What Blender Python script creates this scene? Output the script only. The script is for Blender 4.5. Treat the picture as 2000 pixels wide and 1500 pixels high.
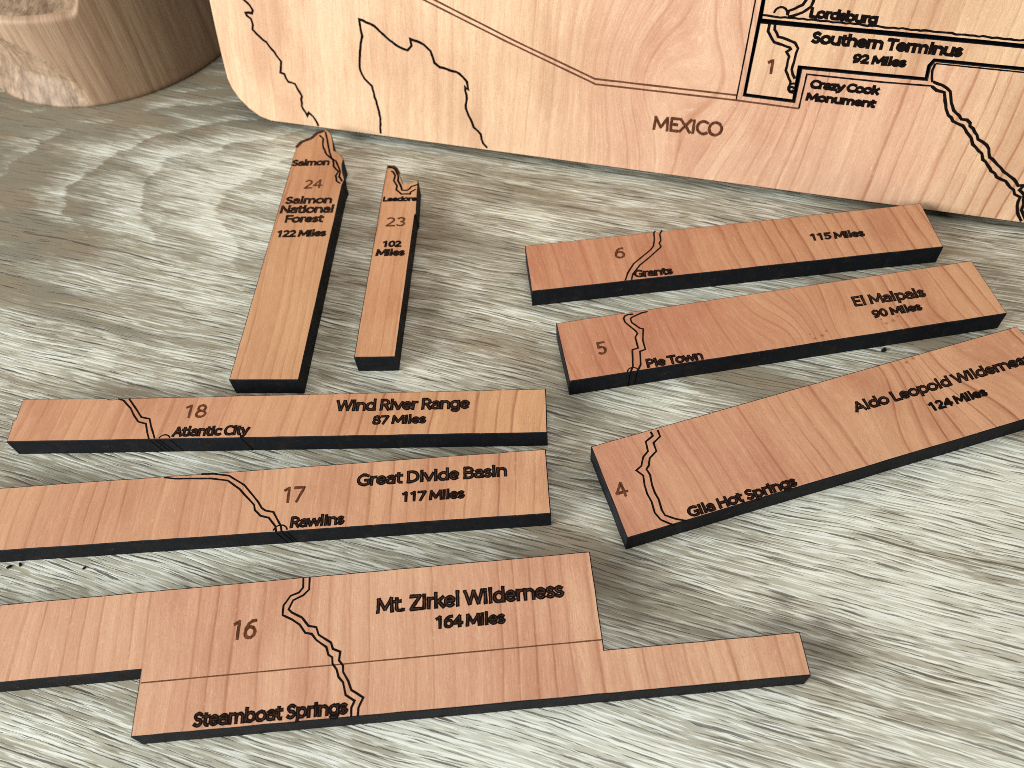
import bpy, bmesh, math, random
from mathutils import Vector, Matrix
from mathutils.geometry import tessellate_polygon
R = math.radians
rnd = random.Random(7)
for o in list(bpy.data.objects): bpy.data.objects.remove(o)
scene = bpy.context.scene
col = scene.collection

# ------------------------------------------------------------------ camera
FPX = 1648.17; CZ = 0.186675                       # focal length in photo pixels (2000 wide), lens height in metres
CR = Matrix(((0.99497458, -0.10012789, 0.0),
             (-0.08190629, -0.81390589, 0.57519436),
             (-0.057593, -0.57230377, -0.81801678)))   # (right, down, forward) -> world
cam_d = bpy.data.cameras.new('camera'); cam = bpy.data.objects.new('camera', cam_d); col.objects.link(cam)
cam_d.sensor_width = 36; cam_d.lens = 36 * FPX / 2000
cam_d.clip_start = 0.01; cam_d.clip_end = 20
rt, dn, fw = (CR @ Vector(v) for v in ((1, 0, 0), (0, 1, 0), (0, 0, 1)))
m = Matrix((rt, -dn, -fw)).transposed().to_4x4(); m.translation = (0, 0, CZ)
cam.matrix_world = m
cam_d.dof.use_dof = True; cam_d.dof.focus_distance = 0.205; cam_d.dof.aperture_fstop = 24
scene.camera = cam

def ray(u, v): return CR @ Vector((u - 1000, v - 750, FPX))
def at(u, v, z=0.0):
    r = ray(u, v); return Vector((0, 0, CZ)) + r * ((z - CZ) / r.z)

# ------------------------------------------------------------------ light
world = bpy.data.worlds.new("World"); scene.world = world; world.use_nodes = True
bg = world.node_tree.nodes['Background']; bg.inputs[0].default_value = (0.62, 0.60, 0.56, 1); bg.inputs[1].default_value = 0.24
def area(name, loc, target, sx, sy, power, color):
    d = bpy.data.lights.new(name, 'AREA'); d.shape = 'RECTANGLE'; d.size = sx; d.size_y = sy
    d.energy = power; d.color = color
    o = bpy.data.objects.new(name, d); col.objects.link(o); o.location = loc
    o.rotation_euler = (Vector(target) - Vector(loc)).to_track_quat('-Z', 'Y').to_euler()
    return o
area('window_light', (-1.25, -0.32, 0.50), (0, 0.15, 0), 0.9, 0.62, 35.0, (0.93, 0.98, 1.0))
area('ceiling_light', (0.20, 0.05, 1.5), (0.1, 0.12, 0), 1.2, 0.9, 11.0, (0.97, 0.99, 1.0))
scene.view_settings.view_transform = 'Standard'; scene.view_settings.look = 'None'
scene.render.engine = 'CYCLES'; scene.cycles.use_denoising = False; scene.cycles.filter_width = 0.85
scene.view_settings.exposure = 0.0; scene.view_settings.gamma = 1

# ------------------------------------------------------------------ node helper
class NT:
    def __init__(s, name):
        s.mat = bpy.data.materials.new(name); s.mat.use_nodes = True
        s.t = s.mat.node_tree; s.n = s.t.nodes; s.b = s.n['Principled BSDF']
    def put(s, sock, v):
        if hasattr(v, 'links') or isinstance(v, bpy.types.NodeSocket): s.t.links.new(v, sock)
        elif isinstance(v, (tuple, list)) and len(v) == 3 and sock.type == 'RGBA': sock.default_value = (*v, 1)
        else: sock.default_value = v
    def new(s, typ, **kw):
        n = s.n.new(typ)
        for k, v in kw.items(): setattr(n, k, v)
        return n
    def math(s, op, a, b=0.0, c=None, clamp=False):
        n = s.new('ShaderNodeMath', operation=op, use_clamp=clamp); s.put(n.inputs[0], a); s.put(n.inputs[1], b)
        if c is not None: s.put(n.inputs[2], c)
        return n.outputs[0]
    def mul(s, a, b): return s.math('MULTIPLY', a, b)
    def add(s, a, b): return s.math('ADD', a, b)
    def sub(s, a, b): return s.math('SUBTRACT', a, b)
    def vec(s, x, y, z=0.0):
        n = s.new('ShaderNodeCombineXYZ'); s.put(n.inputs[0], x); s.put(n.inputs[1], y); s.put(n.inputs[2], z); return n.outputs[0]
    def coord(s):
        tc = s.new('ShaderNodeTexCoord'); sp = s.new('ShaderNodeSeparateXYZ'); s.t.links.new(tc.outputs['Object'], sp.inputs[0])
        return sp.outputs[0], sp.outputs[1], sp.outputs[2]
    def noise(s, v, scale=1.0, detail=2.0, rough=0.5, dist=0.0):
        n = s.new('ShaderNodeTexNoise'); s.put(n.inputs['Vector'], v); n.inputs['Scale'].default_value = scale
        n.inputs['Detail'].default_value = detail; n.inputs['Roughness'].default_value = rough; n.inputs['Distortion'].default_value = dist
        return n.outputs['Fac']
    def mrange(s, v, a, b, c=0.0, d=1.0, smooth=False):
        n = s.new('ShaderNodeMapRange'); n.clamp = True
        if smooth: n.interpolation_type = 'SMOOTHSTEP'
        for i, q in enumerate((v, a, b, c, d)): s.put(n.inputs[i], q)
        return n.outputs[0]
    def mix(s, f, a, b, mode='MIX'):
        n = s.new('ShaderNodeMix', data_type='RGBA', blend_type=mode)
        s.put(n.inputs[0], f); s.put(n.inputs[6], a); s.put(n.inputs[7], b); return n.outputs[2]
    def ramp(s, f, pts):
        n = s.new('ShaderNodeValToRGB'); cr = n.color_ramp
        while len(cr.elements) < len(pts): cr.elements.new(0.5)
        for e, (p, c) in zip(cr.elements, pts):
            e.position = p; e.color = (c, c, c, 1) if not isinstance(c, tuple) else (*c, 1)
        s.put(n.inputs[0], f); return n.outputs[0]
    def bump(s, h, strength, dist, normal=None):
        n = s.new('ShaderNodeBump'); n.inputs['Strength'].default_value = strength; n.inputs['Distance'].default_value = dist
        s.put(n.inputs['Height'], h)
        if normal is not None: s.put(n.inputs['Normal'], normal)
        return n.outputs[0]
    def out(s, color=None, rough=None, spec=None, normal=None):
        if color is not None: s.put(s.b.inputs['Base Color'], color)
        if rough is not None: s.put(s.b.inputs['Roughness'], rough)
        if spec is not None: s.put(s.b.inputs['Specular IOR Level'], spec)
        if normal is not None: s.put(s.b.inputs['Normal'], normal)
        return s.mat

# ------------------------------------------------------------------ materials
def cherry(name, seed, skew=0.0, curve=0.0, freq=200.0, pink=(0.56, 0.275, 0.165), yellow=(0.60, 0.335, 0.18),
           x_pink=0.0, x_yellow=0.12, knots=(), ring=0.55, ring0=0.25, mid=None):
    """planed cherry wood: grain runs along local y, growth lines step across local x"""
    k = NT(name); x, y, z = k.coord()
    so = seed * 1.37
    low = k.noise(k.vec(k.add(k.mul(x, 20), so), k.mul(y, 16), so), 1, 2)
    xw = k.add(x, k.mul(k.sub(low, 0.5), 0.006))
    xw = k.add(xw, k.mul(y, skew))
    xw = k.add(xw, k.mul(k.mul(y, y), curve))
    wob = k.noise(k.vec(k.add(k.mul(x, 120), so), k.mul(y, 90), 3.0), 1, 2)
    xw = k.add(xw, k.mul(k.sub(wob, 0.5), 0.0006))
    for (kx, ky, rad, amp) in knots:
        dx = k.sub(x, kx); dy = k.sub(y, ky)
        d2 = k.add(k.mul(dx, dx), k.mul(dy, dy))
        g = k.math('EXPONENT', k.mul(d2, -1.0 / (rad * rad)))
        xw = k.add(xw, k.mul(g, k.mul(dx, amp)))
    vary = k.noise(k.vec(k.add(k.mul(xw, 28), so), so, 0.0), 1, 2)
    side = k.mrange(x, x_pink, x_yellow, 0.0, 1.0, True)
    ph = k.add(k.mul(xw, freq), k.mul(vary, 4.5))
    saw = k.math('FRACT', ph)
    line = k.ramp(saw, [(0.0, 0.0), (0.50, 0.03), (0.80, 0.22), (0.90, 1.0), (0.945, 0.85), (0.99, 0.0)])
    cell = k.math('FLOOR', ph)
    cr = k.noise(k.vec(k.mul(cell, 0.73), so, 0.0), 1, 0)
    along = k.noise(k.vec(k.mul(cell, 0.5), k.mul(y, 35), so), 1, 2)
    lst = k.mul(k.mrange(cr, 0.30, 0.62, 0.30, 1.1), k.mrange(along, 0.25, 0.65, 0.45, 1.1))
    patch = k.noise(k.vec(k.add(k.mul(x, 45), so), k.mul(y, 20), 9.0), 1, 3)
    stren = k.mul(k.add(k.mul(side, ring - ring0), ring0), 1.75)
    fiber = k.noise(k.vec(k.mul(xw, 3000), k.mul(y, 260), so), 1, 3, 0.6)
    band = k.noise(k.vec(k.mul(xw, 520), k.mul(y, 22), so + 2), 1, 2, 0.5)
    fleck = k.mrange(k.noise(k.vec(k.mul(xw, 1700), k.mul(y, 520), so + 4), 1, 2), 0.64, 0.76)
    grit = k.noise(k.vec(k.mul(x, 3600), k.mul(y, 2600), so + 8), 1, 2, 0.6)
    base = k.mix(k.mrange(k.add(k.mul(side, 0.75), k.mul(k.sub(patch, 0.5), 1.1)), 0.0, 0.9), pink, yellow)
    if mid:
        mb = k.mul(k.mrange(x, mid[0], mid[1], 0.0, 1.0, True), k.mrange(x, mid[2], mid[3], 1.0, 0.0, True))
        base = k.mix(k.mrange(k.add(mb, k.mul(k.sub(patch, 0.5), 0.8)), 0.1, 0.9), yellow, pink)
    dark = tuple(c * f for c, f in zip(pink, (0.58, 0.40, 0.31)))
    lite = tuple(min(1, c * f) for c, f in zip(yellow, (1.22, 1.32, 1.42)))
    c1 = k.mix(k.mul(k.mul(line, lst), stren), base, dark)
    c1 = k.mix(k.mrange(band, 0.42, 0.75, 0.0, 0.24), c1, dark)
    c1 = k.mix(k.mrange(band, 0.48, 0.28, 0.0, 0.26), c1, lite)
    c1 = k.mix(k.mrange(fiber, 0.42, 0.75, 0.0, 0.24), c1, dark)
    c1 = k.mix(k.mrange(fiber, 0.48, 0.28, 0.0, 0.22), c1, lite)
    c1 = k.mix(k.mul(fleck, 0.42), c1, lite)
    c1 = k.mix(k.mrange(grit, 0.52, 0.80, 0.0, 0.50), c1, dark)
    c1 = k.mix(k.mrange(patch, 0.42, 0.72, 0.0, 0.22), c1, lite)
    c1 = k.mix(k.mrange(patch, 0.46, 0.25, 0.0, 0.40), c1, dark)
    for (kx, ky, rad, amp) in knots:
        for (ox, oy, rr) in ((0, 0, .0007), (.0016, .0012, .0005), (-.0022, -.0006, .0006), (-.003, .001, .0004)):
            if rad < 0.02:
                dx = k.sub(x, kx + ox); dy = k.sub(y, ky + oy)
                d = k.math('SQRT', k.add(k.mul(dx, dx), k.mul(dy, dy)))
                d = k.add(d, k.mul(k.sub(grit, 0.5), 0.0008))
                c1 = k.mix(k.mrange(d, rr, rr * 0.25, 0.0, 0.75), c1, (0.20, 0.075, 0.035))
    nb = k.bump(k.add(fiber, k.mul(grit, 0.6)), 0.25, 0.00010)
    return k.out(c1, k.mrange(fiber, 0.3, 0.7, 0.45, 0.62), 0.28, nb)

def char_mat():
    k = NT('charred_edge'); x, y, z = k.coord()
    n1 = k.noise(k.vec(k.mul(x, 900), k.mul(y, 900), k.mul(z, 120)), 1, 3, 0.6)
    n2 = k.noise(k.vec(k.mul(x, 2400), k.mul(y, 2400), k.mul(z, 2400)), 1, 3)
    spk = k.mrange(k.noise(k.vec(k.mul(x, 1500), k.mul(y, 1500), k.mul(z, 1500)), 1, 1), 0.745, 0.78)
    c = k.mix(n1, (0.003, 0.004, 0.006), (0.012, 0.013, 0.017))
    brn = k.noise(k.vec(k.mul(x, 260), k.mul(y, 260), k.mul(z, 380)), 1, 3, 0.6)
    c = k.mix(k.mrange(brn, 0.52, 0.72, 0.0, 0.5), c, (0.040, 0.024, 0.016))
    c = k.mix(k.mul(spk, 0.5), c, (0.30, 0.22, 0.15))
    nb = k.bump(k.add(n1, k.mul(n2, 0.5)), 0.5, 0.00012)
    return k.out(c, 0.66, 0.12, nb)

def burn_mat(name, a, b, rough=0.85, spec=0.1):
    k = NT(name); x, y, z = k.coord()
    n1 = k.noise(k.vec(k.mul(x, 2600), k.mul(y, 500), 0.0), 1, 2, 0.6)
    return k.out(k.mix(k.mrange(n1, 0.35, 0.65), a, b), rough, spec)

CHAR = char_mat()
BURN = burn_mat('burnt_outline', (0.004, 0.0025, 0.002), (0.011, 0.006, 0.005), 0.9, 0.06)
FILL = burn_mat('scorched_fill', (0.018, 0.008, 0.005), (0.085, 0.034, 0.018))
BROWN = burn_mat('brown_engraving', (0.060, 0.018, 0.007), (0.15, 0.052, 0.022))
THIN = burn_mat('thin_brown_engraving', (0.10, 0.035, 0.018), (0.17, 0.065, 0.032))

SOOT = burn_mat('soot_groove', (0.0012, 0.0012, 0.0015), (0.003, 0.003, 0.003), 1.0, 0.0)

def table_mat():
    k = NT('weathered_laminate'); x0, y0, z0 = k.coord()
    A = R(-22.5); ca, sa = math.cos(A), math.sin(A)
    u = k.add(k.mul(x0, ca), k.mul(y0, sa)); v = k.sub(k.mul(y0, ca), k.mul(x0, sa))
    bend = k.noise(k.vec(k.mul(u, 9), k.mul(v, 14), 0.0), 1, 2)
    vw = k.add(v, k.mul(k.sub(bend, 0.5), 0.008))
    b2 = k.noise(k.vec(k.mul(u, 45), k.mul(v, 110), 5.0), 1, 2)
    vw = k.add(vw, k.mul(k.sub(b2, 0.5), 0.0010))
    # fine grain fields
    fr_ = k.noise(k.vec(k.mul(u, 420), k.mul(v, 900), 2.0), 1, 2, 0.6)
    vf = k.add(vw, k.mul(k.sub(fr_, 0.5), 0.00030))
    s1 = k.noise(k.vec(k.mul(u, 75), k.mul(vf, 1500), 1.0), 1, 1, 0.5)
    s2 = k.noise(k.vec(k.mul(u, 210), k.mul(vf, 2600), 7.0), 1, 2, 0.6)
    s3 = k.noise(k.vec(k.mul(u, 20), k.mul(vw, 260), 3.0), 1, 2, 0.55)
    P = at(480, 395); cu = P.x * ca + P.y * sa; cv = P.y * ca - P.x * sa
    du = k.sub(u, cu); dv = k.sub(v, cv)
    ripple = k.noise(k.vec(k.mul(u, 34), k.mul(v, 50), 11.0), 1, 2)
    jag = k.noise(k.vec(k.mul(u, 40), k.mul(v, 1100), 12.0), 1, 1)
    par = k.add(k.sub(du, k.mul(k.mul(dv, dv), 30.0)), k.add(k.mul(k.sub(ripple, 0.5), 0.034), k.mul(k.sub(jag, 0.5), 0.006)))
    ring = k.math('FRACT', k.add(k.mul(par, 36.0), 0.35))
    ringv = k.ramp(ring, [(0.0, 0.0), (0.05, 1.0), (0.50, 0.70), (0.85, 0.12), (1.0, 0.0)])
    zone = k.mul(k.mul(k.mrange(dv, -0.035, -0.015, 0.0, 1.0, True), k.mrange(dv, 0.06, 0.11, 1.0, 0.0, True)), k.mrange(du, 0.0, 0.07, 1.0, 0.0, True))
    big = k.noise(k.vec(k.mul(u, 14), k.mul(vw, 75), 21.0), 1, 3, 0.6)
    area_ = k.noise(k.vec(k.mul(u, 10), k.mul(v, 20), 27.0), 1, 2, 0.5)
    lime_sheen = k.add(k.add(k.mul(k.sub(big, 0.5), 0.9), k.mul(k.sub(area_, 0.5), 1.1)), k.mul(k.sub(s3, 0.5), 0.55))
    lime_sheen = k.sub(lime_sheen, k.mul(k.mul(k.sub(ringv, 0.35), zone), 0.27))
    lime_sheen = k.add(lime_sheen, k.add(k.mrange(y0, 0.13, 0.27, 0.05, -0.08), k.mrange(y0, 0.03, 0.11, 0.17, 0.0)))      # overhead sheen painted into the colour: whiter near, duller far
    warm = k.noise(k.vec(k.mul(u, 22), k.mul(vw, 90), 31.0), 1, 2)
    bare = k.mix(k.mrange(warm, 0.42, 0.62), (0.215, 0.190, 0.132), (0.250, 0.195, 0.125))
    c = k.mix(k.mrange(lime_sheen, -0.20, 0.10), bare, (0.360, 0.332, 0.240))
    c = k.mix(k.mrange(lime_sheen, 0.06, 0.32), c, (0.60, 0.59, 0.475))
    c = k.mix(k.mrange(s2, 0.50, 0.74, 0.0, 0.30), c, (0.19, 0.155, 0.105))
    # embossed pores: broken dark grooves running side by side, with a highlight painted along one lip
    wm = k.mrange(k.add(lime_sheen, k.mul(k.sub(s2, 0.5), 0.5)), -0.20, 0.12)
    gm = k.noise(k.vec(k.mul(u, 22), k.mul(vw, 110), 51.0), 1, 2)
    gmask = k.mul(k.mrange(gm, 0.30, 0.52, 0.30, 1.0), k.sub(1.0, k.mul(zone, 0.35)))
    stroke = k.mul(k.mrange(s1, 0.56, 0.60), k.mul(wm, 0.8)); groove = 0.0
    for (fq, sd, amt, lu) in ((660.0, 3.0, 1.0, 70.0), (1120.0, 13.0, 0.80, 120.0)):
        n1 = k.noise(k.vec(k.mul(u, 20), k.mul(v, 95), sd), 1, 2)
        ph = k.add(k.mul(vf, fq), k.mul(n1, 3.0))
        cell = k.math('FLOOR', ph); f = k.math('FRACT', ph)
        dash = k.noise(k.vec(k.mul(u, lu), k.mul(cell, 0.73), sd), 1, 2, 0.5)
        wd = k.mrange(dash, 0.46, 0.64, 0.0, 0.19)
        d = k.math('ABSOLUTE', k.sub(f, 0.5))
        dk = k.mul(k.mrange(k.sub(wd, d), 0.0, 0.07), amt)
        groove = k.math('MAXIMUM', groove, dk)
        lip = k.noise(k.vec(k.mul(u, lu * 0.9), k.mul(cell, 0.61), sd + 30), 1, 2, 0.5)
        lip_glint = k.mul(k.mrange(lip, 0.47, 0.55), k.mul(k.mrange(f, 0.60, 0.70), k.mrange(f, 0.98, 0.88)))
        stroke = k.math('MAXIMUM', stroke, k.mul(lip_glint, k.mul(wm, amt)))
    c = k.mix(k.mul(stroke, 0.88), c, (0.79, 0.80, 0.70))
    c = k.mix(k.mul(k.mul(groove, gmask), 0.84), c, (0.060, 0.048, 0.035))
    tone = k.add(k.mul(lime_sheen, 0.4), k.add(0.45, k.mul(stroke, 0.12)))
    # small knots
    for (px, py, rr) in ((1518, 1222, .0030), (1600, 1215, .0022), (280, 350, .0030), (1530, 1170, .0018)):
        Q = at(px, py); qu = Q.x * ca + Q.y * sa; qv = Q.y * ca - Q.x * sa
        a_, b_ = k.mul(k.sub(u, qu), 0.55), k.sub(v, qv)
        d = k.add(k.math('SQRT', k.add(k.mul(a_, a_), k.mul(b_, b_))), k.mul(k.sub(b2, 0.5), 0.003))
        c = k.mix(k.mrange(d, rr, rr * 0.2, 0.0, 0.55), c, (0.13, 0.11, 0.08))
    h = k.add(k.mul(tone, 0.8), k.mul(k.mul(groove, gmask), -0.5))
    nb = k.bump(h, 0.55, 0.0005)
    return k.out(c, k.mrange(tone, 0.35, 0.6, 0.50, 0.34), 0.5, nb)
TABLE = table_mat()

# ------------------------------------------------------------------ mesh helpers
def link(name, verts, faces, mats, parent=None, fm=None, smooth=False):
    me = bpy.data.meshes.new(name); me.from_pydata([tuple(v) for v in verts], [], faces)
    for q in mats: me.materials.append(q)
    if fm:
        for p, i in zip(me.polygons, fm): p.material_index = i
    if smooth:
        for p in me.polygons: p.use_smooth = True
    me.update()
    o = bpy.data.objects.new(name, me); col.objects.link(o)
    if parent: o.parent = parent
    return o
def thing(name, label, cat, matrix, group=None):
    o = bpy.data.objects.new(name, None); col.objects.link(o); o.matrix_world = matrix
    o.empty_display_size = 0.01
    o['label'] = label; o['category'] = cat
    if group: o['group'] = group
    return o
def area2(p): return 0.5 * sum(p[i - 1][0] * p[i][1] - p[i][0] * p[i - 1][1] for i in range(len(p)))
def inset(p, d):
    """move a counter-clockwise loop inwards by d"""
    n = len(p); out = []
    for i in range(n):
        a, b, c = Vector(p[i - 1]), Vector(p[i]), Vector(p[(i + 1) % n])
        e1 = (b - a).normalized(); e2 = (c - b).normalized()
        n1 = Vector((-e1.y, e1.x)); n2 = Vector((-e2.y, e2.x))
        k = n1 + n2
        k = k / max(0.35, k.dot(n1)) if k.length > 1e-6 else n1
        out.append(tuple(b + k * d))
    return out
def densify(p, step, jit=0.0, r=None):
    out = []
    for i in range(len(p)):
        a, b = Vector(p[i]), Vector(p[(i + 1) % len(p)]); L = (b - a).length
        n = max(1, int(L / step)); nn = Vector((-(b - a).y, (b - a).x)).normalized()
        for j in range(n):
            q = a + (b - a) * (j / n)
            if j and jit: q = q + nn * (r.uniform(-jit, jit))
            out.append(tuple(q))
    return out
def slab(name, loops, z0, z1, mats, parent, bevel=0.00022, step=0.0, jit=0.0):
    """plate with holes: loops[0] outer ccw, others holes cw; top cap gets mats[0], walls and edge mats[1]"""
    r = random.Random(len(loops[0]) + int(1e4 * abs(loops[0][0][0])))
    L = []
    for i, p in enumerate(loops):
        a = area2(p)
        if (i == 0) != (a > 0): p = p[::-1]
        if step: p = densify(p, step, jit, r)
        L.append(p)
    V, F, M = [], [], []
    rings = []
    for p in L:
        q = inset(p, bevel); base = len(V); n = len(p)
        V += [(a[0], a[1], z0) for a in p] + [(a[0], a[1], z1 - bevel * 0.6) for a in p] + [(a[0], a[1], z1) for a in q]
        for i in range(n):
            j = (i + 1) % n
            F.append((base + i, base + j, base + n + j, base + n + i)); M.append(1)
            F.append((base + n + i, base + n + j, base + 2 * n + j, base + 2 * n + i)); M.append(1)
        rings.append((base, n, q, p))
    idx = [r_[0] + 2 * r_[1] + i for r_ in rings for i in range(r_[1])]
    for t in tessellate_polygon([[Vector((a[0], a[1], 0)) for a in r_[2]] for r_ in rings]):
        f = [idx[i] for i in t]
        a, b, c = (Vector(V[i]) for i in f)
        if (b - a).cross(c - a).z < 0: f.reverse()
        F.append(tuple(f)); M.append(0)
    idx = [r_[0] + i for r_ in rings for i in range(r_[1])]
    for t in tessellate_polygon([[Vector((a[0], a[1], 0)) for a in r_[3]] for r_ in rings]):
        f = [idx[i] for i in t]
        a, b, c = (Vector(V[i]) for i in f)
        if (b - a).cross(c - a).z > 0: f.reverse()
        F.append(tuple(f)); M.append(1)
    return link(name, V, F, mats, parent, M)

class Strokes:
    """burnt lines lying on a surface; every stretch is a hair higher than the one before so that none share a plane"""
    def __init__(s, z): s.V, s.F, s.z, s.k = [], [], z, 0
    def line(s, pts, w, closed=False, rough=0.0, sub=0.0, split=False, ragged=False):
        pts = [Vector(p[:2]) for p in pts]
        if sub:
            q = []
            rr = random.Random(int(1e6 * abs(pts[0].x)) + len(pts))
            segs = list(zip(pts, pts[1:] + ([pts[0]] if closed else [])))
            for a, b in segs[: (len(pts) if closed else len(pts) - 1)]:
                n = max(1, int((b - a).length / sub)); nn = Vector((-(b - a).y, (b - a).x)).normalized()
                for j in range(n): q.append(a + (b - a) * j / n + (nn * rr.uniform(-rough, rough) if j or rough else nn * 0))
            if not closed: q.append(pts[-1])
            pts = q
        n = len(pts)
        if n < 2: return
        if split and not closed and n > 2:
            for i in range(1, n - 1):
                e1, e2 = (pts[i] - pts[i - 1]).normalized(), (pts[i + 1] - pts[i]).normalized()
                if e1.dot(e2) < 0.45:
                    s.line(pts[:i] + [pts[i] + e1 * w * 0.30], w, False, split=True, ragged=ragged)
                    s.line([pts[i] - e2 * w * 0.30] + pts[i:][1:], w, False, split=True, ragged=ragged)
                    return
        rw = random.Random(n)
        if ragged:
            q = []
            for i in range(n if closed else n - 1):
                a, b = pts[i], pts[(i + 1) % n]; m_ = max(1, int((b - a).length / 0.00045)); q += [a + (b - a) * j / m_ for j in range(m_)]
            if not closed: q.append(pts[-1])
            pts = [p + Vector((rw.uniform(-1, 1), rw.uniform(-1, 1))) * 0.00004 for p in q]; n = len(pts)
        base = len(s.V)
        z = s.z + (s.k % 40) * 4e-7; s.k += 1
        for i in range(n):
            a = pts[i - 1] if (i or closed) else pts[i]; c = pts[(i + 1) % n] if (i < n - 1 or closed) else pts[i]
            e1 = (pts[i] - a); e2 = (c - pts[i])
            e1 = e1.normalized() if e1.length > 1e-9 else e2.normalized()
            e2 = e2.normalized() if e2.length > 1e-9 else e1
            n1 = Vector((-e1.y, e1.x)); n2 = Vector((-e2.y, e2.x)); k = n1 + n2
            k = k / max(0.45, k.dot(n1)) if k.length > 1e-6 else n1
            ww = w * 0.5 * (1 + rw.uniform(-0.12, 0.12))
            s.V += [(pts[i].x - k.x * ww, pts[i].y - k.y * ww, z), (pts[i].x + k.x * ww, pts[i].y + k.y * ww, z)]
        for i in range(n if closed else n - 1):
            j = (i + 1) % n
            s.F.append((base + 2 * i, base + 2 * j, base + 2 * j + 1, base + 2 * i + 1))
    def build(s, name, mat, parent): return link(name, s.V, s.F, [mat], parent)

def _a(cx, cy, rx, ry, a0, a1, n=None):
    n = n or max(3, int(abs(a1 - a0) / 24))
    return [(cx + rx * math.cos(R(a0 + (a1 - a0) * i / n)), cy + ry * math.sin(R(a0 + (a1 - a0) * i / n))) for i in range(n + 1)]
def _o(cx, cy, rx, ry): return ('o', _a(cx, cy, rx, ry, 0, 342, 19))
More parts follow.
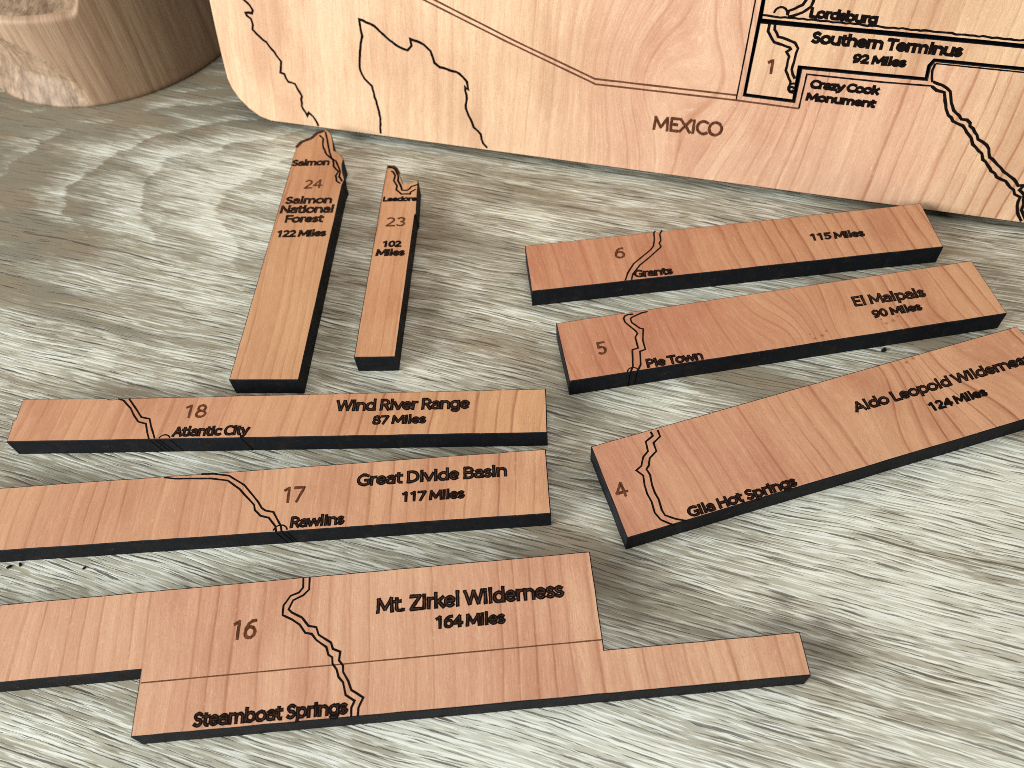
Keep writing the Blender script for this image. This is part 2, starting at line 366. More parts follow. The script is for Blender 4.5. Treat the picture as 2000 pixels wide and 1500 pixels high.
# centre lines of a humanist sans (units: capitals 674 high, lower case 484), with each letter's advance
GL = {
 'A': (612, [(45, 0), (306, 674), (567, 0)], [(130, 215), (482, 215)]),
 'B': (562, [(95, 0), (95, 674), (290, 674)] + _a(290, 515, 170, 159, 70, -90) + [(95, 356)], [(290, 356)] + _a(300, 178, 195, 178, 70, -90) + [(95, 0)]),
 'C': (590, _a(355, 337, 295, 345, 52, 308)),
 'D': (666, [(95, 0), (95, 674), (250, 674)] + _a(250, 337, 345, 337, 75, -75) + [(250, 0), (95, 0)]),
 'E': (502, [(400, 674), (95, 674), (95, 0), (410, 0)], [(95, 350), (370, 350)]),
 'F': (487, [(440, 674), (95, 674), (95, 0)], [(95, 340), (410, 340)]),
 'G': (650, _a(365, 337, 305, 345, 52, 300) + [(580, 60), (580, 310), (420, 310)]),
 'H': (652, [(95, 0), (95, 674)], [(557, 0), (557, 674)], [(95, 350), (557, 350)]),
 'I': (239, [(119, 0), (119, 674)]),
 'K': (560, [(95, 0), (95, 674)], [(490, 674), (120, 330)], [(200, 410), (510, 0)]),
 'L': (472, [(95, 674), (95, 0), (440, 0)]),
 'M': (804, [(75, 0), (110, 674), (402, 110), (694, 674), (730, 0)]),
 'N': (658, [(95, 0), (95, 674), (563, 0), (563, 674)]),
 'O': (689, _o(345, 337, 298, 345)),
 'P': (542, [(95, 0), (95, 674), (280, 674)] + _a(280, 490, 195, 184, 70, -70) + [(280, 306), (95, 306)]),
 'R': (552, [(95, 0), (95, 674), (280, 674)] + _a(280, 500, 190, 174, 70, -70) + [(280, 326), (95, 326)], [(300, 326), (490, 0)]),
 'S': (493, _a(260, 508, 165, 166, 38, 250) + _a(240, 170, 180, 170, 62, -145)),
 'T': (497, [(20, 674), (477, 674)], [(248, 674), (248, 0)]),
 'W': (846, [(25, 674), (220, 0), (423, 674), (626, 0), (821, 674)]),
 'X': (571, [(35, 0), (536, 674)], [(35, 674), (536, 0)]),
 'Z': (553, [(55, 674), (490, 674), (50, 0), (510, 0)]),
 'a': (492, [(410, 0), (410, 310)] + _a(250, 320, 160, 164, 10, 145), [(410, 285), (270, 280)] + _a(210, 140, 150, 140, 100, 280) + [(330, 30), (410, 120)]),
 'b': (569, [(90, 710), (90, 0)], _o(298, 242, 205, 242)),
 'c': (448, _a(275, 242, 215, 242, 52, 308)),
 'd': (564, [(474, 710), (474, 0)], _o(266, 242, 205, 242)),
 'e': (501, [(60, 255), (430, 255)] + _a(252, 242, 190, 242, 25, 312)),
 'f': (292, [(130, 0), (130, 560)] + _a(235, 570, 105, 140, 170, 85), [(20, 484), (280, 484)]),
 'g': (559, [(470, 484), (470, -50)] + _a(285, -50, 185, 150, -20, -145), _o(262, 250, 205, 232)),
 'h': (555, [(90, 710), (90, 0)], [(90, 280)] + _a(280, 300, 190, 184, 155, 0) + [(470, 0)]),
 'i': (234, [(117, 0), (117, 484)], [(117, 640), (117, 675)]),
 'k': (480, [(90, 710), (90, 0)], [(400, 484), (110, 225)], [(195, 305), (430, 0)]),
 'l': (236, [(118, 0), (118, 710)]),
 'm': (834, [(90, 484), (90, 0)], [(90, 290)] + _a(255, 310, 160, 174, 155, 0) + [(415, 0)], [(415, 290)] + _a(580, 310, 160, 174, 155, 0) + [(740, 0)]),
 'n': (555, [(90, 484), (90, 0)], [(90, 280)] + _a(280, 300, 190, 184, 155, 0) + [(470, 0)]),
 'o': (549, _o(275, 242, 218, 242)),
 'p': (569, [(90, 484), (90, -200)], _o(298, 242, 205, 242)),
 'r': (335, [(90, 484), (90, 0)], [(90, 270)] + _a(255, 290, 165, 194, 150, 80)),
 's': (402, _a(210, 367, 135, 117, 35, 250) + _a(198, 122, 148, 122, 62, -145)),
 't': (335, [(140, 610), (140, 130)] + _a(245, 120, 105, 120, 190, 285), [(20, 484), (295, 484)]),
 'u': (551, [(85, 484), (85, 190)] + _a(270, 185, 185, 185, 180, 335), [(462, 484), (462, 0)]),
 'v': (481, [(25, 484), (240, 0), (456, 484)]),
 'w': (736, [(25, 484), (180, 0), (368, 484), (556, 0), (711, 484)]),
 'y': (471, [(25, 484), (245, 0)], [(450, 484), (245, 0), (170, -160), (60, -200)]),
 'z': (428, [(45, 484), (380, 484), (40, 0), (395, 0)]),
 '0': (513, _o(256, 337, 190, 340)),
 '1': (513, [(120, 560), (290, 665), (290, 0)]),
 '2': (513, _a(240, 480, 170, 185, 145, -35) + [(65, 0), (455, 0)]),
 '3': (513, _a(230, 505, 160, 165, 140, -80), _a(225, 175, 190, 175, 80, -140)),
 '4': (513, [(375, 0), (375, 655), (40, 200), (490, 200)]),
 '5': (513, [(430, 655), (140, 655), (115, 370)] + _a(235, 205, 195, 200, 105, -140)),
 '6': (513, [(430, 655), (300, 640), (170, 540), (85, 380), (68, 210)], _o(262, 208, 192, 208)),
 '7': (513, [(50, 655), (455, 655), (180, 0)]),
 '8': (513, _o(256, 505, 150, 160), _o(256, 170, 188, 172)),
 '9': (513, _o(252, 450, 188, 205), [(440, 440), (410, 240), (290, 70), (110, 5)]),
 '.': (207, [(103, 0), (103, 25)]), ' ': (212,),
}
def letter(text, L, Rr, T, outer, inner, outline=0.00033):
    """burn a line of lettering between baseline ends L and Rr with its capitals reaching T (local 2D frame)"""
    L, Rr, T = Vector(L[:2]), Vector(Rr[:2]), Vector(T[:2])
    ex = Rr - L; W = ex.length; ux = ex.normalized(); uy = Vector((-ux.y, ux.x)); h = abs((T - L).dot(uy))
    x = 0; xs, items = [], []
    for ch in text:
        g = GL[ch]
        for st in g[1:]:
            cl = st[0] == 'o'; pts = st[1] if cl else st
            items.append((cl, [(px + x, py) for px, py in pts])); xs += [px + x for px, py in pts]
        x += g[0]
    x0, x1 = min(xs), max(xs)
    w = 0.14 * h + outline * 1.05
    rr = random.Random(text)
    for cl, pts in items:
        q = []
        for px, py in pts:
            q.append(L + ux * (w / 2 + (px - x0) / (x1 - x0) * (W - w)) + uy * (w / 2 + py / 674 * (h - w)))
        if not cl:
            if (q[0] - q[1]).length > 1e-7:
                q[0] = q[0] + (q[0] - q[1]).normalized() * w * 0.45
                q[-1] = q[-1] + (q[-1] - q[-2]).normalized() * w * 0.45
        outer.line(q, w, cl, split=True, ragged=True)
        if inner is not None and 0.13 * h - outline > 0.00004:
            if not cl:
                q[0] = q[0] - (q[0] - q[1]).normalized() * w * 0.35
                q[-1] = q[-1] - (q[-1] - q[-2]).normalized() * w * 0.35
            inner.line(q, 0.13 * h - outline + 0.00004, cl, split=True)

# ------------------------------------------------------------------ table
tv = [(-1.0, -0.55, 0), (1.0, -0.55, 0), (1.0, 1.15, 0), (-1.0, 1.15, 0), (-1.0, -0.55, -.03), (1.0, -0.55, -.03), (1.0, 1.15, -.03), (-1.0, 1.15, -.03)]
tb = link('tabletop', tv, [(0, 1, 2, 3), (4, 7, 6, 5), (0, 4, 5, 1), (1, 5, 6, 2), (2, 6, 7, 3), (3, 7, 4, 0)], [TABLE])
tb['kind'] = 'structure'

# ------------------------------------------------------------------ frames: a plane in the place with its own local axes
class Frame:
    def __init__(s, origin, sx, sy): 
        s.o = Vector(origin); s.x = Vector(sx).normalized(); s.n = s.x.cross(Vector(sy)).normalized(); s.y = s.n.cross(s.x)
    def px(s, u, v):
        r = ray(u, v); c = Vector((0, 0, CZ)); t = (s.o - c).dot(s.n) / r.dot(s.n); p = c + r * t - s.o
        return (p.dot(s.x), p.dot(s.y))
    def pl(s, pts, ox=0, oy=0, k=1.0): return [s.px(ox + a / k, oy + b / k) for a, b in pts]
    def matrix(s, drop=0.0):
        mm = Matrix((s.x, s.y, s.n)).transposed().to_4x4(); mm.translation = s.o - s.n * drop; return mm

TH = 0.00635
ZT = TH                                       # local height of the top face
GROUP = 'loose wooden map strips lying on the table'
def piece(label, org, xend, outline, mat, titles=(), numbers=(), routes=(), circles=(), extra=None, thin=(), rim=(), local=None, grooves=()):
    fr = Frame(at(*org, TH), at(*xend, TH) - at(*org, TH), Vector((-(at(*xend, TH) - at(*org, TH)).y, (at(*xend, TH) - at(*org, TH)).x, 0)))
    t = thing('puzzle_piece', label, 'puzzle piece', fr.matrix(TH), GROUP)
    pts = local(fr) if local else fr.pl(outline)
    slab('wood_body', [pts], 0.0, ZT, [mat, CHAR], t, step=0.004, jit=0.00005)
    decorate(t, fr, ZT, titles, numbers, routes, circles, thin, rim, pts)
    for (gx, gy, dx) in grooves:
        q = fr.px(gx, gy); e = [pp for pp in zip(pts, pts[1:] + pts[:1]) if min(pp[0][0], pp[1][0]) <= q[0] <= max(pp[0][0], pp[1][0]) and max(pp[0][1], pp[1][1]) < q[1] + 0.003]
        if not e: continue
        (a, b) = e[0]; yy = lambda xx: a[1] + (b[1] - a[1]) * (xx - a[0]) / (b[0] - a[0]) - 0.00009
        w2 = 0.00010; x2 = q[0] + dx
        V = [(q[0] - w2, yy(q[0] - w2), ZT - 0.0003), (x2 - w2, yy(x2 - w2), 0.0003), (x2 + w2, yy(x2 + w2), 0.0003), (q[0] + w2, yy(q[0] + w2), ZT - 0.0003)]
        link('burnt_groove', V, [(0, 1, 2, 3)], [SOOT], t)
    return t, fr, pts
def decorate(t, fr, z, titles, numbers, routes, circles, thin, rim, pts, k=1.0):
    for (s_, L, Rr, T) in titles:
        o_, f_ = Strokes(z + 2.6e-5), Strokes(z + 5.0e-5)
        letter(s_, fr.px(*L), fr.px(*Rr), fr.px(*T), o_, f_, outline=0.00033 * (1 + 0.45 * (k - 1)))
        e = o_.build('engraved_lettering', BURN, t); e['label'] = 'burnt lettering reading ' + s_
        if f_.V: f_.build('lettering_core', FILL, e)
    for (s_, L, Rr, T) in numbers:
        f_ = Strokes(z + 1.4e-5)
        letter(s_, fr.px(*L), fr.px(*Rr), fr.px(*T), f_, None, outline=0.00010 + 0.00015 * (k - 1))
        nm = 'engraved_number' if s_.isdigit() else 'engraved_lettering'
        e = f_.build(nm, BROWN, t); e['label'] = 'brown engraved ' + s_
    if routes:
        for rt_ in routes:
            s_ = Strokes(z + 2.2e-5)
            w = (0.00062 if rim else 0.00048) * (1.0 + 0.75 * (k - 1))
            if isinstance(rt_, tuple) and isinstance(rt_[0], float): w, rt_ = rt_
            s_.line(fr.pl(rt_), w, False, (0.00009 * k if w > 0.00055 else 0.00002), 0.0011); s_.build('route_line', BURN, t)
    for (cx, cy, rx, a0, a1) in circles:
        c = Vector(fr.px(cx, cy)); q = Vector(fr.px(cx + rx, cy)); rr = (q - c).length
        s_ = Strokes(z + 2.9e-5)
        s_.line([c + Vector((math.cos(R(a)), math.sin(R(a)))) * rr for a in range(a0, a1 + 1, 10)], 0.00036 * k); s_.build('town_ring', BURN, t)
    for rt_ in thin:
        s_ = Strokes(z + 1.8e-5)
        s_.line(fr.pl(rt_), 0.00030 * k, False, 0.00002, 0.004); s_.build('engraved_line', THIN, t)
    if rim:
        s_ = Strokes(z + 1.0e-5)
        s_.line(fr.pl(rim), 0.0013, False, 0.0001, 0.001); s_.build('scorched_rim', FILL, t)

def zc(ox, oy, k, pts): return [(ox + a / k, oy + b / k) for a, b in pts]

# wood of each strip
def kn(org, xend, px, py, rad, amp):
    a, b = at(*org, TH), at(*xend, TH); f = Frame(a, b - a, Vector((-(b - a).y, (b - a).x, 0))); q = f.px(px, py)
    return (q[0], q[1], rad, amp)
W24 = cherry('cherry_salmon_strip', 2.1, 0.02, 0.0, 330, x_pink=-.02, x_yellow=.03, ring=.34, ring0=.34, pink=(.52, .265, .14), yellow=(.55, .30, .15))
W23 = cherry('cherry_narrow_strip', 5.7, -0.01, 0.0, 300, x_pink=-.02, x_yellow=.03, ring=.36, ring0=.36, pink=(.52, .255, .13), yellow=(.55, .30, .15))
W6 = cherry('cherry_far_right_strip', 3.3, 0.12, 0.0, 230, x_pink=.01, x_yellow=.10, ring=.56, ring0=.30, pink=(.48, .21, .115), yellow=(.52, .28, .145))
W5 = cherry('cherry_knotted_strip', 8.2, 0.14, 0.0, 215, x_pink=.02, x_yellow=.10, knots=(kn((1112, 745), (1967, 612), 1606, 655, .012, 1.5), kn((1112, 745), (1967, 612), 1745, 626, .010, 1.0)), ring=.56, ring0=.28, pink=(.49, .215, .12), yellow=(.53, .29, .15))
W4 = cherry('cherry_near_right_strip', 11.4, 0.10, 0.0, 230, x_pink=.01, x_yellow=.08, knots=(kn((1225, 1051), (2000, 820), 1783, 700, .014, 1.5),), ring=.54, ring0=.32, pink=(.52, .245, .145), yellow=(.56, .31, .165))
W18 = cherry('cherry_long_strip', 14.9, -0.12, 0.0, 210, x_pink=.05, x_yellow=.12, ring=.62, ring0=.34, pink=(.55, .275, .155), yellow=(.57, .315, .155))
W17 = cherry('cherry_middle_strip', 17.3, -0.05, 0.0, 235, x_pink=.06, x_yellow=.17, ring=.76, ring0=.38, pink=(.56, .290, .168), yellow=(.60, .340, .175))
W16 = cherry('cherry_stepped_strip', 23.8, 0.0, 0.0, 225, x_pink=.06, x_yellow=.20, ring=.82, ring0=.42, pink=(.59, .315, .193), yellow=(.63, .375, .21))

# --- 24
o24 = [(447, 742), (583, 742), (668, 362), (673, 350), (669, 336), (668, 322), (671, 311), (664, 300), (652, 294), (650, 276), (647, 262), (642, 256), (635, 253), (624, 256), (618, 259), (610, 267), (588, 276), (579, 286)]
piece('strip with the number 24, jagged charred top end touching the map board', (447, 742), (583, 742), o24, W24,
      titles=[('Salmon', (569, 325), (643, 323), (574, 312)), ('Salmon', (556, 399), (647.5, 397.5), (560, 384)),
              ('National', (545.5, 417.5), (650, 416), (550, 401)), ('Forest', (555, 435.5), (631, 434.5), (557.5, 420)),
              ('122 Miles', (539, 464), (636, 462), (540.5, 449.5))],
      numbers=[('24', (592.5, 369), (629, 367.5), (597.5, 351))],
      routes=[zc(540, 240, 12.5, [(1050, 300), (1140, 380), (1130, 570), (1220, 770), (1340, 870), (1380, 900), (1400, 1060), (1510, 1190), (1440, 1290), (1470, 1420), (1560, 1480)]),
              zc(540, 240, 12.5, [(1200, 210), (1250, 470), (1300, 720), (1340, 860), (1450, 930), (1500, 1060), (1560, 1200), (1530, 1310), (1600, 1430)])],
      rim=[(579, 288), (588, 278), (610, 269), (619, 260), (634, 255)])
# --- 23
o23 = [(691, 698), (772, 697), (786, 595), (810, 420), (813, 417), (814, 395), (817, 352), (800, 358), (787, 359), (780, 338), (774, 328), (768, 324), (756.5, 324), (754, 334)]
piece('narrow strip with the number 23 standing apart, notched charred top end', (691, 698), (772, 697), o23, W23,
      titles=[('Leadore', (747, 394), (814, 393), (747.5, 384)), ('102', (746, 483), (784, 482.5), (747.5, 470)), ('Miles', (733, 500.5), (790, 500), (735, 486))],
      numbers=[('23', (752, 442.5), (790.5, 442), (755, 424))],
      routes=[zc(730, 310, 16.67, [(560, 400), (640, 430), (700, 550), (650, 720), (760, 890), (730, 1010), (900, 1150), (1180, 1150), (1200, 1080), (1370, 990)]),
              zc(730, 310, 16.67, [(480, 260), (680, 330), (800, 550), (790, 720), (880, 900), (920, 1020), (1080, 1030), (1170, 980), (1220, 910), (1430, 840)])],
      rim=[(756, 326), (768, 326), (773, 330), (779, 340)])
# --- 6
piece('strip with the number 6 and 115 Miles, farthest back on the right', (1038, 569), (1843, 482), [(1038, 569), (1843, 482), (1798, 397), (1025, 480)], W6,
      titles=[('Grants', (1239, 543), (1315.5, 536), (1237.5, 527.5)), ('115 Miles', (1585, 471), (1691, 462), (1583, 456))],
      numbers=[('6', (1202, 506), (1222.5, 504), (1201, 484))],
      routes=[zc(1000, 380, 4, [(1120, 284), (1108, 300), (1112, 350), (1105, 400), (1085, 430), (950, 540), (905, 610), (884, 672)]),
              zc(1000, 380, 4, [(1172, 279), (1155, 310), (1163, 360), (1150, 380), (1165, 408), (1075, 490), (1000, 550), (945, 620), (934, 666)])])
# --- 5
piece('strip with the number 5 and El Malpais, small knots near its front edge', (1112, 745), (1967, 612), [(1112, 745), (1967, 612), (1898, 509), (1086, 631)], W5,
      titles=[('Pie Town', (1264.5, 719.5), (1375.5, 702.5), (1261, 701)), ('El Malpais', (1670, 599.5), (1811, 580), (1665, 579)), ('90 Miles', (1707.5, 622), (1804, 606), (1704, 605))],
      numbers=[('5', (1170, 694.5), (1188, 691), (1167, 667.5))],
      routes=[zc(1000, 380, 4, [(945, 934), (905, 938), (880, 950), (872, 970), (885, 1000), (965, 1065), (980, 1085), (963, 1115), (985, 1200), (940, 1212), (945, 1340), (930, 1380), (922, 1392)]),
              zc(1000, 380, 4, [(1060, 914), (1010, 925), (935, 960), (925, 970), (935, 1000), (1000, 1045), (1025, 1050), (1022, 1140), (1042, 1210), (1000, 1225), (1005, 1330), (985, 1370), (980, 1380)])],
      circles=[(1237, 727, 11.5, 10, 170)], grooves=[(1231, 727, -.0002), (1245, 724, -.0005)])
# --- 4
def loc4(fr):
    tl, bl, tr = fr.px(1154, 872), fr.px(1225, 1051), fr.px(1986, 637)
    br = fr.px(2000, 820)
    return [bl, (tr[0] + 0.001, bl[1] + (br[1] - bl[1]) * (tr[0] - bl[0]) / (br[0] - bl[0])), tr, tl]
piece('wide strip with the number 4 and Aldo Leopold Wilderness, running off the right edge', (1225, 1051), (2000, 820), None, W4,
      titles=[('Gila Hot Springs', (1347.5, 1012.5), (1560, 949), (1342, 990)), ('Aldo Leopold Wilderness', (1672.5, 807), (2020, 708), (1666, 785)), ('124 Miles', (1821, 804.5), (1932, 772.5), (1813, 786))],
      numbers=[('4', (1206, 975.5), (1231, 968), (1198, 944))],
      routes=[zc(1100, 750, 4, [(682, 372), (700, 405), (645, 450), (662, 525), (625, 570), (610, 640), (570, 675), (625, 715), (635, 790), (655, 855), (690, 920), (715, 1005), (760, 1060), (830, 1090), (870, 1104)]),
              zc(1100, 750, 4, [(738, 360), (757, 410), (705, 460), (728, 525), (675, 580), (668, 640), (650, 665), (678, 710), (695, 790), (715, 850), (745, 900), (770, 985), (795, 1025), (880, 1055), (960, 1068)])], local=loc4)
# --- 18
o18 = [(12, 863), (1069, 845), (1066, 759), (236, 778), (222, 780.5), (213, 780.5), (209, 778), (45, 779), (38, 797), (31, 818), (24, 823), (22, 835)]
piece('strip with the number 18 and Wind River Range, crooked left end', (12, 863), (1069, 845), o18, W18,
      titles=[('Atlantic City', (334, 854), (486, 850), (342, 833)), ('Wind River Range', (654, 804.5), (917, 799), (651, 781)), ('87 Miles', (726, 830), (832, 827.5), (727.5, 811))],
      numbers=[('18', (357.5, 817), (401, 816), (361, 790))],
      routes=[zc(0, 740, 4, [(922, 156), (965, 168), (1020, 230), (1050, 290), (1080, 335), (1140, 350), (1150, 420), (1163, 470)]),
              zc(0, 740, 4, [(1007, 154), (1060, 230), (1105, 300), (1168, 312), (1180, 370), (1208, 466)])],
      circles=[(320, 859, 11, 20, 160)], grooves=[(291, 858, .0016), (302, 858, .0016), (310, 858, .0018), (331, 857, .0015), (471, 854, .0012)])
# --- 17
def loc17(fr):
    bl, br, tr = fr.px(0, 1076), fr.px(1076, 1003), fr.px(1066, 877)
    tops = fr.pl([(300, 932), (150, 942), (0, 953)])
    e = -0.06
    sl = (tops[2][1] - tops[1][1]) / (tops[2][0] - tops[1][0])
    return [(e, bl[1]), br, tr] + tops + [(e, tops[2][1] + sl * (e - tops[2][0]))]
piece('strip with the number 17 and Great Divide Basin, between strips 18 and 16', (0, 1076), (1076, 1003), None, W17,
      titles=[('Rawlins', (565.5, 1032.5), (672.5, 1025), (566, 1009)), ('Great Divide Basin', (696, 951), (991, 931), (696, 926)), ('117 Miles', (784, 981), (908, 974), (780, 960))],
      numbers=[('17', (551, 983), (594, 980.5), (549, 951))],
      routes=[zc(200, 740, 4, [(772, 744), (870, 742), (990, 757), (1110, 830), (1215, 960), (1245, 1010), (1275, 1030), (1335, 1040), (1365, 1095), (1395, 1150), (1400, 1196)]),
              zc(200, 740, 4, [(480, 769), (570, 780), (850, 778), (980, 795), (1070, 860), (1185, 985), (1190, 1025), (1235, 1070), (1300, 1085), (1350, 1150), (1358, 1196)])],
      circles=[(547, 1038, 13.5, 10, 170)], local=loc17, grooves=[(539, 1039, .0012), (551, 1038, .0012), (560, 1037, .001)])
# --- 16
def loc16(fr):
    P_ = fr.px
    e = -0.105
    bl, br = P_(255, 1440), P_(1584, 1319)
    t1, t2 = P_(1562, 1234), P_(1180, 1269)
    t3 = P_(1152, 1077); t4 = P_(0, 1181)
    n1, n2 = P_(275, 1308), P_(0, 1334)
    sl = (t4[1] - t3[1]) / (t4[0] - t3[0])
    return [bl, br, t1, t2, t3, (e, t3[1] + sl * (e - t3[0])), (e, n2[1]), n1]
piece('large stepped piece with the number 16 and Mt. Zirkel Wilderness, nearest the camera', (255, 1440), (1584, 1319), None, W16,
      titles=[('Steamboat Springs', (375, 1422.5), (679.5, 1396), (377.5, 1391)), ('Mt. Zirkel Wilderness', (734, 1200), (1103, 1167), (735, 1167.5)), ('164 Miles', (850, 1229.5), (988, 1219), (847.5, 1202.5))],
      numbers=[('16', (451, 1251), (499, 1248), (449, 1211))],
      routes=[zc(400, 1100, 4, [(770, 116), (768, 190), (735, 230), (670, 255), (615, 330), (608, 405), (680, 440), (740, 480), (785, 545), (835, 552), (870, 600), (950, 655), (965, 715), (995, 735), (997, 785), (1030, 830), (1045, 890), (1080, 930), (1100, 1030), (1170, 1075), (1145, 1130), (1143, 1200)]),
              zc(400, 1100, 4, [(820, 112), (815, 205), (770, 250), (690, 290), (655, 360), (680, 385), (760, 425), (810, 490), (870, 500), (890, 560), (985, 620), (1000, 670), (1058, 692), (1048, 760), (1080, 800), (1080, 850), (1120, 920), (1145, 990), (1238, 1050), (1200, 1130), (1195, 1196)])],
      thin=[[(275, 1334), (1176, 1249.5)]], local=loc16)

# ------------------------------------------------------------------ leaning map board
BT, BACK = 0.0064, 0.0031
TILT = R(15); ZB = (BT + BACK) * math.sin(TILT)
A_, B_ = at(560, 240.5, ZB), at(2000, 436, ZB)
sx = (B_ - A_).normalized(); bk = Vector((-sx.y, sx.x, 0)); up = (Vector((0, 0, 1)) * math.cos(TILT) + bk * math.sin(TILT))
BF = Frame(A_, sx, up)
kb = BF.px(1345, 160)
WB = cherry('pale_cherry_board', 31.0, -0.07, 0.0, 200, pink=(0.70, 0.40, 0.255), yellow=(0.76, 0.50, 0.30), x_pink=.05, x_yellow=.24, knots=((kb[0], kb[1], .0203, -1.1),), ring=.56, ring0=.13, mid=(.07, .13, .19, .23))
WP = cherry('pale_cherry_inset', 37.0, -0.05, 0.0, 190, pink=(0.70, 0.43, 0.265), yellow=(0.75, 0.50, 0.29), x_pink=-.02, x_yellow=.08, ring=.40, ring0=.24)
board = thing('map_board', 'big pale cherry map board leaning back behind the strips, engraved MEXICO', 'map board', BF.matrix(BT + BACK))
FZ = BT + BACK
outl = BF.pl([(408, 0), (422, 65), (430, 100), (438, 132), (443, 152), (452, 172), (466, 192), (486, 212), (508, 228), (530, 236.5), (560, 240.5)])
wS = 0.33; hT = 0.20
e0, e1 = Vector(outl[0]), Vector(outl[2]); dd = (e0 - e1) / (e0 - e1).y
topL = e0 + dd * (hT - e0.y)
outline = outl + [(wS, 0.0), (wS, hT), (topL.x, hT)]
def ext(fr, a, b, s_):       # continue line a-b to local x = s_
    a, b = Vector(fr.px(*a)), Vector(fr.px(*b)); d = (b - a); return tuple(a + d * ((s_ - a.x) / d.x))
def exty(fr, a, b, t_):
    a, b = Vector(fr.px(*a)), Vector(fr.px(*b)); d = (b - a); return tuple(a + d * ((t_ - a.y) / d.y))
sR = 0.30; tT = 0.17
hole = [exty(BF, (1452, 187), (1481, 40), tT)] + BF.pl([(1452, 187), (1552, 200), (1566, 134), (1680, 145), (1811, 157), (1817, 131), (1826, 120)]) + [ext(BF, (1826, 120), (2000, 137), sR), (sR, tT)]
slab('front_panel', [outline, hole], BACK + 0.00002, FZ, [WB, CHAR], board, step=0.006)
bo = inset(outline if area2(outline) > 0 else outline[::-1], 0.0003)
slab('backing_panel', [bo], 0.0, BACK, [CHAR, CHAR], board)
cr_ = []
decorate(board, BF, FZ,
    titles=[('Crazy Cook', (1580, 173), (1716, 187), (1583, 154)), ('Monument', (1572, 197), (1709, 212), (1575, 179))],
    numbers=[('MEXICO', (1274, 254), (1410, 268), (1279, 225))],
    routes=[zc(400, 0, 5, [(370, -5), (440, 50), (468, 100), (460, 130), (400, 125), (410, 150), (450, 185), (470, 240), (468, 285), (540, 365), (600, 410), (700, 540), (745, 600), (738, 710), (775, 725), (815, 795), (880, 820), (910, 870), (945, 940), (945, 1040), (1000, 1130), (1015, 1100), (1060, 1135), (1110, 1232)]),
            zc(600, 0, 2.857, [(410, 745), (405, 640), (360, 480), (320, 440), (293, 390), (295, 290), (305, 200), (290, 105), (370, 145), (460, 225), (510, 262), (560, 280), (580, 255), (575, 215), (650, 250), (690, 285), (710, 350), (740, 375), (850, 410), (890, 455), (900, 500), (880, 485), (890, 550), (883, 605), (930, 710), (970, 750), (980, 800), (1005, 825)]),
            (0.00085, zc(1740, 160, 5.357, [(430, 45), (480, 85), (555, 110), (575, 280), (600, 350), (680, 435), (750, 460), (840, 590), (860, 650), (950, 750), (965, 810), (1050, 930), (1110, 990), (1200, 1040), (1280, 1130), (1290, 1180), (1350, 1205), (1320, 1300), (1320, 1360), (1365, 1460)])),
            (0.00085, zc(1740, 160, 5.357, [(440, 0), (540, 30), (620, 100), (630, 220), (650, 300), (740, 385), (800, 395), (835, 430), (830, 460), (880, 520), (910, 600), (1000, 660), (1020, 700), (1030, 790), (1070, 810), (1110, 870), (1180, 935), (1260, 990), (1330, 1090), (1393, 1080), (1345, 1130), (1400, 1180), (1385, 1280), (1370, 1340), (1430, 1480)])),
            (0.00042, [(1476, -3), (1457, 97), (1438, 194)]),
            (0.0005, [(1560, 212), (1576, 145), (1720, 160), (1821, 168)]),
            (0.0007, [(1822, 160), (1819, 152), (1821, 138), (1827, 124)]),
            (0.0004, [(1827, 124), (2010, 142.5)])],
    circles=[], thin=[[(841, -4), (1006, 80), (1162, 154), (1300, 170), (1440, 186)], [(820, -4), (985, 79), (1163.5, 164.5), (1300, 180), (1440, 196), (1560, 212)]],
    rim=(), pts=None, k=1.9)

def inset_piece(label, org, loop_fn, titles, numbers, routes, circles, thin=(), lift=0.0):
    fr = Frame(BF.o + BF.x * BF.px(*org)[0] + BF.y * BF.px(*org)[1], BF.x, BF.y)
    t = thing('puzzle_piece', label, 'puzzle piece', fr.matrix(BT - 0.00003), 'map strips set into the leaning board')
    slab('wood_body', [loop_fn(fr)], 0.0, BT - 0.00003 + lift, [WP, CHAR], t, step=0.005, jit=0.00004, bevel=0.00015)
    decorate(t, fr, BT - 0.00003 + lift, titles, numbers, routes, circles, thin, (), None, k=1.8)
def lp1(fr):
    off = BF.px(1457, 184)[0]
    return fr.pl([(1457, 183), (1548, 195), (1559, 128.5), (1680, 140), (1807, 152), (1812, 128), (1824, 115)]) + \
        [ext(fr, (1824, 115), (2000, 132), sR - off - .0006), ext(fr, (1484, 45), (2000, 94), sR - off - .0006)] + fr.pl([(1485, 45)])
inset_piece('inset strip with the number 1 and Southern Terminus on the leaning board', (1457, 184), lp1,
    [('Southern Terminus', (1583, 85), (1877, 113), (1588, 60)), ('92 Miles', (1663, 123), (1768, 133), (1666, 103))],
    [('1', (1495, 144), (1508, 145), (1498, 114))],
    [zc(1400, 0, 6.25, [(650, 290), (625, 380), (700, 510), (900, 580), (905, 605), (855, 630), (885, 690), (840, 860), (905, 1000), (885, 1060)]),
     zc(1400, 0, 6.25, [(715, 296), (705, 360), (750, 450), (960, 520), (990, 590), (950, 700), (910, 850), (955, 960)])],
    [(1549, 172, 9.5, 70, 300), (1546, 174, 4.5, 0, 350)])
def lp2(fr):
    off = BF.px(1488, 35)[0]; offy = BF.px(1488, 35)[1]
    return fr.pl([(1488, 37)]) + [ext(fr, (1488, 37), (2000, 86.5), sR - off - .0006), (sR - off - .0006, tT - offy - .0006), exty(fr, (1488, 35), (1494, 0), tT - offy - .0006)]
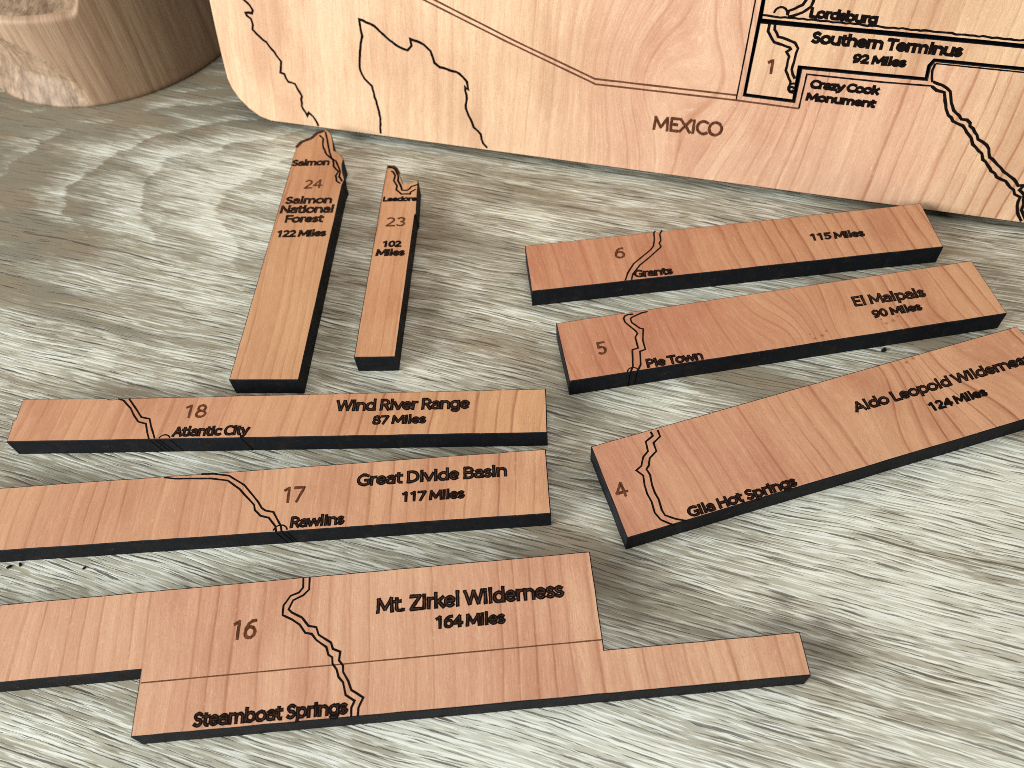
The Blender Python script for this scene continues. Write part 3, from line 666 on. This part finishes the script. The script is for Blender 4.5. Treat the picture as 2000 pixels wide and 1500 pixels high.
inset_piece('inset strip marked Lordsburg above the Southern Terminus strip', (1488, 35), lp2,
    [('Lordsburg', (1579, 35), (1712, 49), (1582, 13))], [],
    [zc(1400, 0, 6.25, [(1110, -30), (1050, 60), (880, 130), (860, 190)]),
     zc(1400, 0, 6.25, [(1190, -30), (1150, 80), (1050, 150), (920, 200), (870, 205)]),
     (0.0006, [(1489, 30), (1577, 38), (1720, 52), (2010, 80)])],
    [(1524.5, 27, 13, 0, 180)])

# ------------------------------------------------------------------ carved wooden block at the back left
def block_mat():
    k = NT('pale_carved_wood'); x, y, z = k.coord()
    th = k.math('ARCTAN2', y, x)
    a = k.mul(th, 0.053)
    low = k.noise(k.vec(k.mul(a, 60), k.mul(z, 10), 0), 1, 2)
    st = k.noise(k.vec(k.add(k.mul(a, 420), k.mul(low, 2)), k.mul(z, 12), 2.0), 1, 4, 0.65)
    fine = k.noise(k.vec(k.mul(a, 1500), k.mul(z, 60), 5.0), 1, 3, 0.6)
    band = k.noise(k.vec(k.mul(a, 90), k.mul(z, 4), 8.0), 1, 2)
    f = k.add(k.mul(st, 0.65), k.mul(fine, 0.35))
    c = k.mix(k.mrange(f, 0.36, 0.62), (0.50, 0.335, 0.21), (0.30, 0.175, 0.10))
    c = k.mix(k.mrange(band, 0.5, 0.72, 0, 0.45), c, (0.20, 0.105, 0.055))
    return k.out(c, 0.55, 0.3, k.bump(f, 0.35, 0.0006))
def hewn_mat():
    k = NT('hewn_wood'); x, y, z = k.coord()
    n1 = k.noise(k.vec(k.mul(x, 260), k.mul(y, 110), k.mul(z, 55)), 1, 4, 0.62, 0.3)
    n2 = k.noise(k.vec(k.mul(x, 900), k.mul(y, 300), k.mul(z, 500)), 1, 3, 0.6)
    f = k.add(k.mul(n1, 0.6), k.mul(n2, 0.4))
    c = k.mix(k.mrange(f, 0.38, 0.62), (0.17, 0.10, 0.056), (0.46, 0.315, 0.20))
    return k.out(c, 0.55, 0.3, k.bump(f, 0.6, 0.0010))
SIDE, HEWN = block_mat(), hewn_mat()
def carved_block():
    Rb = 0.0534; cx, cy = -0.1435, 0.3271
    def hgt(x):
        t = min(1, max(0, (x + 0.1345 - cx * 0 + 0.0) / 0.020)) if False else min(1, max(0, (x + cx + 0.1345) / 0.020))
        return 0.0355 + 0.0445 * (t * t * (3 - 2 * t))
    N, K = 288, 60
    V, F, M = [], [], []
    th0 = R(-92) - 0.040 / Rb           # middle of the scoop
    def wall(i, j):
        th = 2 * math.pi * i / N; x, y = math.cos(th), math.sin(th)
        h = hgt(Rb * x); z = h * j / K
        e = 0.0022; q = 0.0
        if h - z < e: q = e - math.sqrt(max(0, e * e - (e - (h - z)) ** 2))
        if z < 0.0012: q = max(q, 0.0006 * (1 - z / 0.0012))
        a = ((th - th0 + math.pi) % (2 * math.pi) - math.pi) * Rb
        g = (a / 0.042) ** 2 + ((z - 0.0) / 0.0325) ** 2
        ins = False
        if g < 1: 
            q = max(q, 0.0085 * (1 - g) ** 0.42 * min(1, 0.12 + z / 0.010)); ins = True
        r = Rb - q
        return (x * r, y * r, z), ins
    flag = {}
    for j in range(K + 1):
        for i in range(N):
            p, ins = wall(i, j); flag[len(V)] = ins; V.append(p)
    for j in range(K):
        for i in range(N):
            i2 = (i + 1) % N; f = (j * N + i, j * N + i2, (j + 1) * N + i2, (j + 1) * N + i)
            F.append(f); M.append(1 if all(flag[q] for q in f) else 0)
    K2 = 24; rim = [V[K * N + i] for i in range(N)]; prev = [K * N + i for i in range(N)]
    for j in range(1, K2):
        s = 1 - j / K2; cur = []
        for i in range(N):
            x, y = rim[i][0] * s, rim[i][1] * s
            cur.append(len(V)); V.append((x, y, hgt(x) + 0.0007 * math.sin(x * 420 + 2) * math.sin(y * 350) * min(1, j / 2)))
        for i in range(N):
            i2 = (i + 1) % N; F.append((prev[i], prev[i2], cur[i2], cur[i])); M.append(1)
        prev = cur
    F.append(tuple(prev)); M.append(1)
    F.append(tuple(range(N - 1, -1, -1))); M.append(0)
    o = link('carved_wood_block', V, F, [SIDE, HEWN], None, M, True)
    o.location = (cx, cy, 0)
    o['label'] = 'round brown block of carved wood with a scooped side behind the strips'; o['category'] = 'wood block'
carved_block()

# ------------------------------------------------------------------ charred crumbs on the table
def crumb(px, py, s, lab):
    bm = bmesh.new(); bmesh.ops.create_icosphere(bm, subdivisions=2, radius=s)
    rr = random.Random(px)
    for v in bm.verts: v.co = Vector((v.co.x * 1.5, v.co.y * 0.9, v.co.z * 0.6)) * rr.uniform(0.75, 1.2)
    me = bpy.data.meshes.new('crumb'); bm.to_mesh(me); bm.free(); me.materials.append(CHAR)
    o = bpy.data.objects.new('wood_crumb', me); col.objects.link(o); o.location = at(px, py) + Vector((0, 0, s * 0.5)); o.rotation_euler.z = rr.uniform(0, 3)
    o['label'] = lab; o['category'] = 'crumb'; o['group'] = 'dark crumbs on the table'
crumb(1726, 685, 0.00062, 'dark crumb on the table between strips 5 and 4')
crumb(18, 1108, 0.00045, 'dark crumb below the left end of strip 17, leftmost of three')
crumb(40, 1103, 0.00038, 'dark crumb below strip 17, middle of three near the left picture edge')
crumb(165, 1110, 0.00034, 'dark speck on pale table grain between strips 17 and 16, rightmost of three')
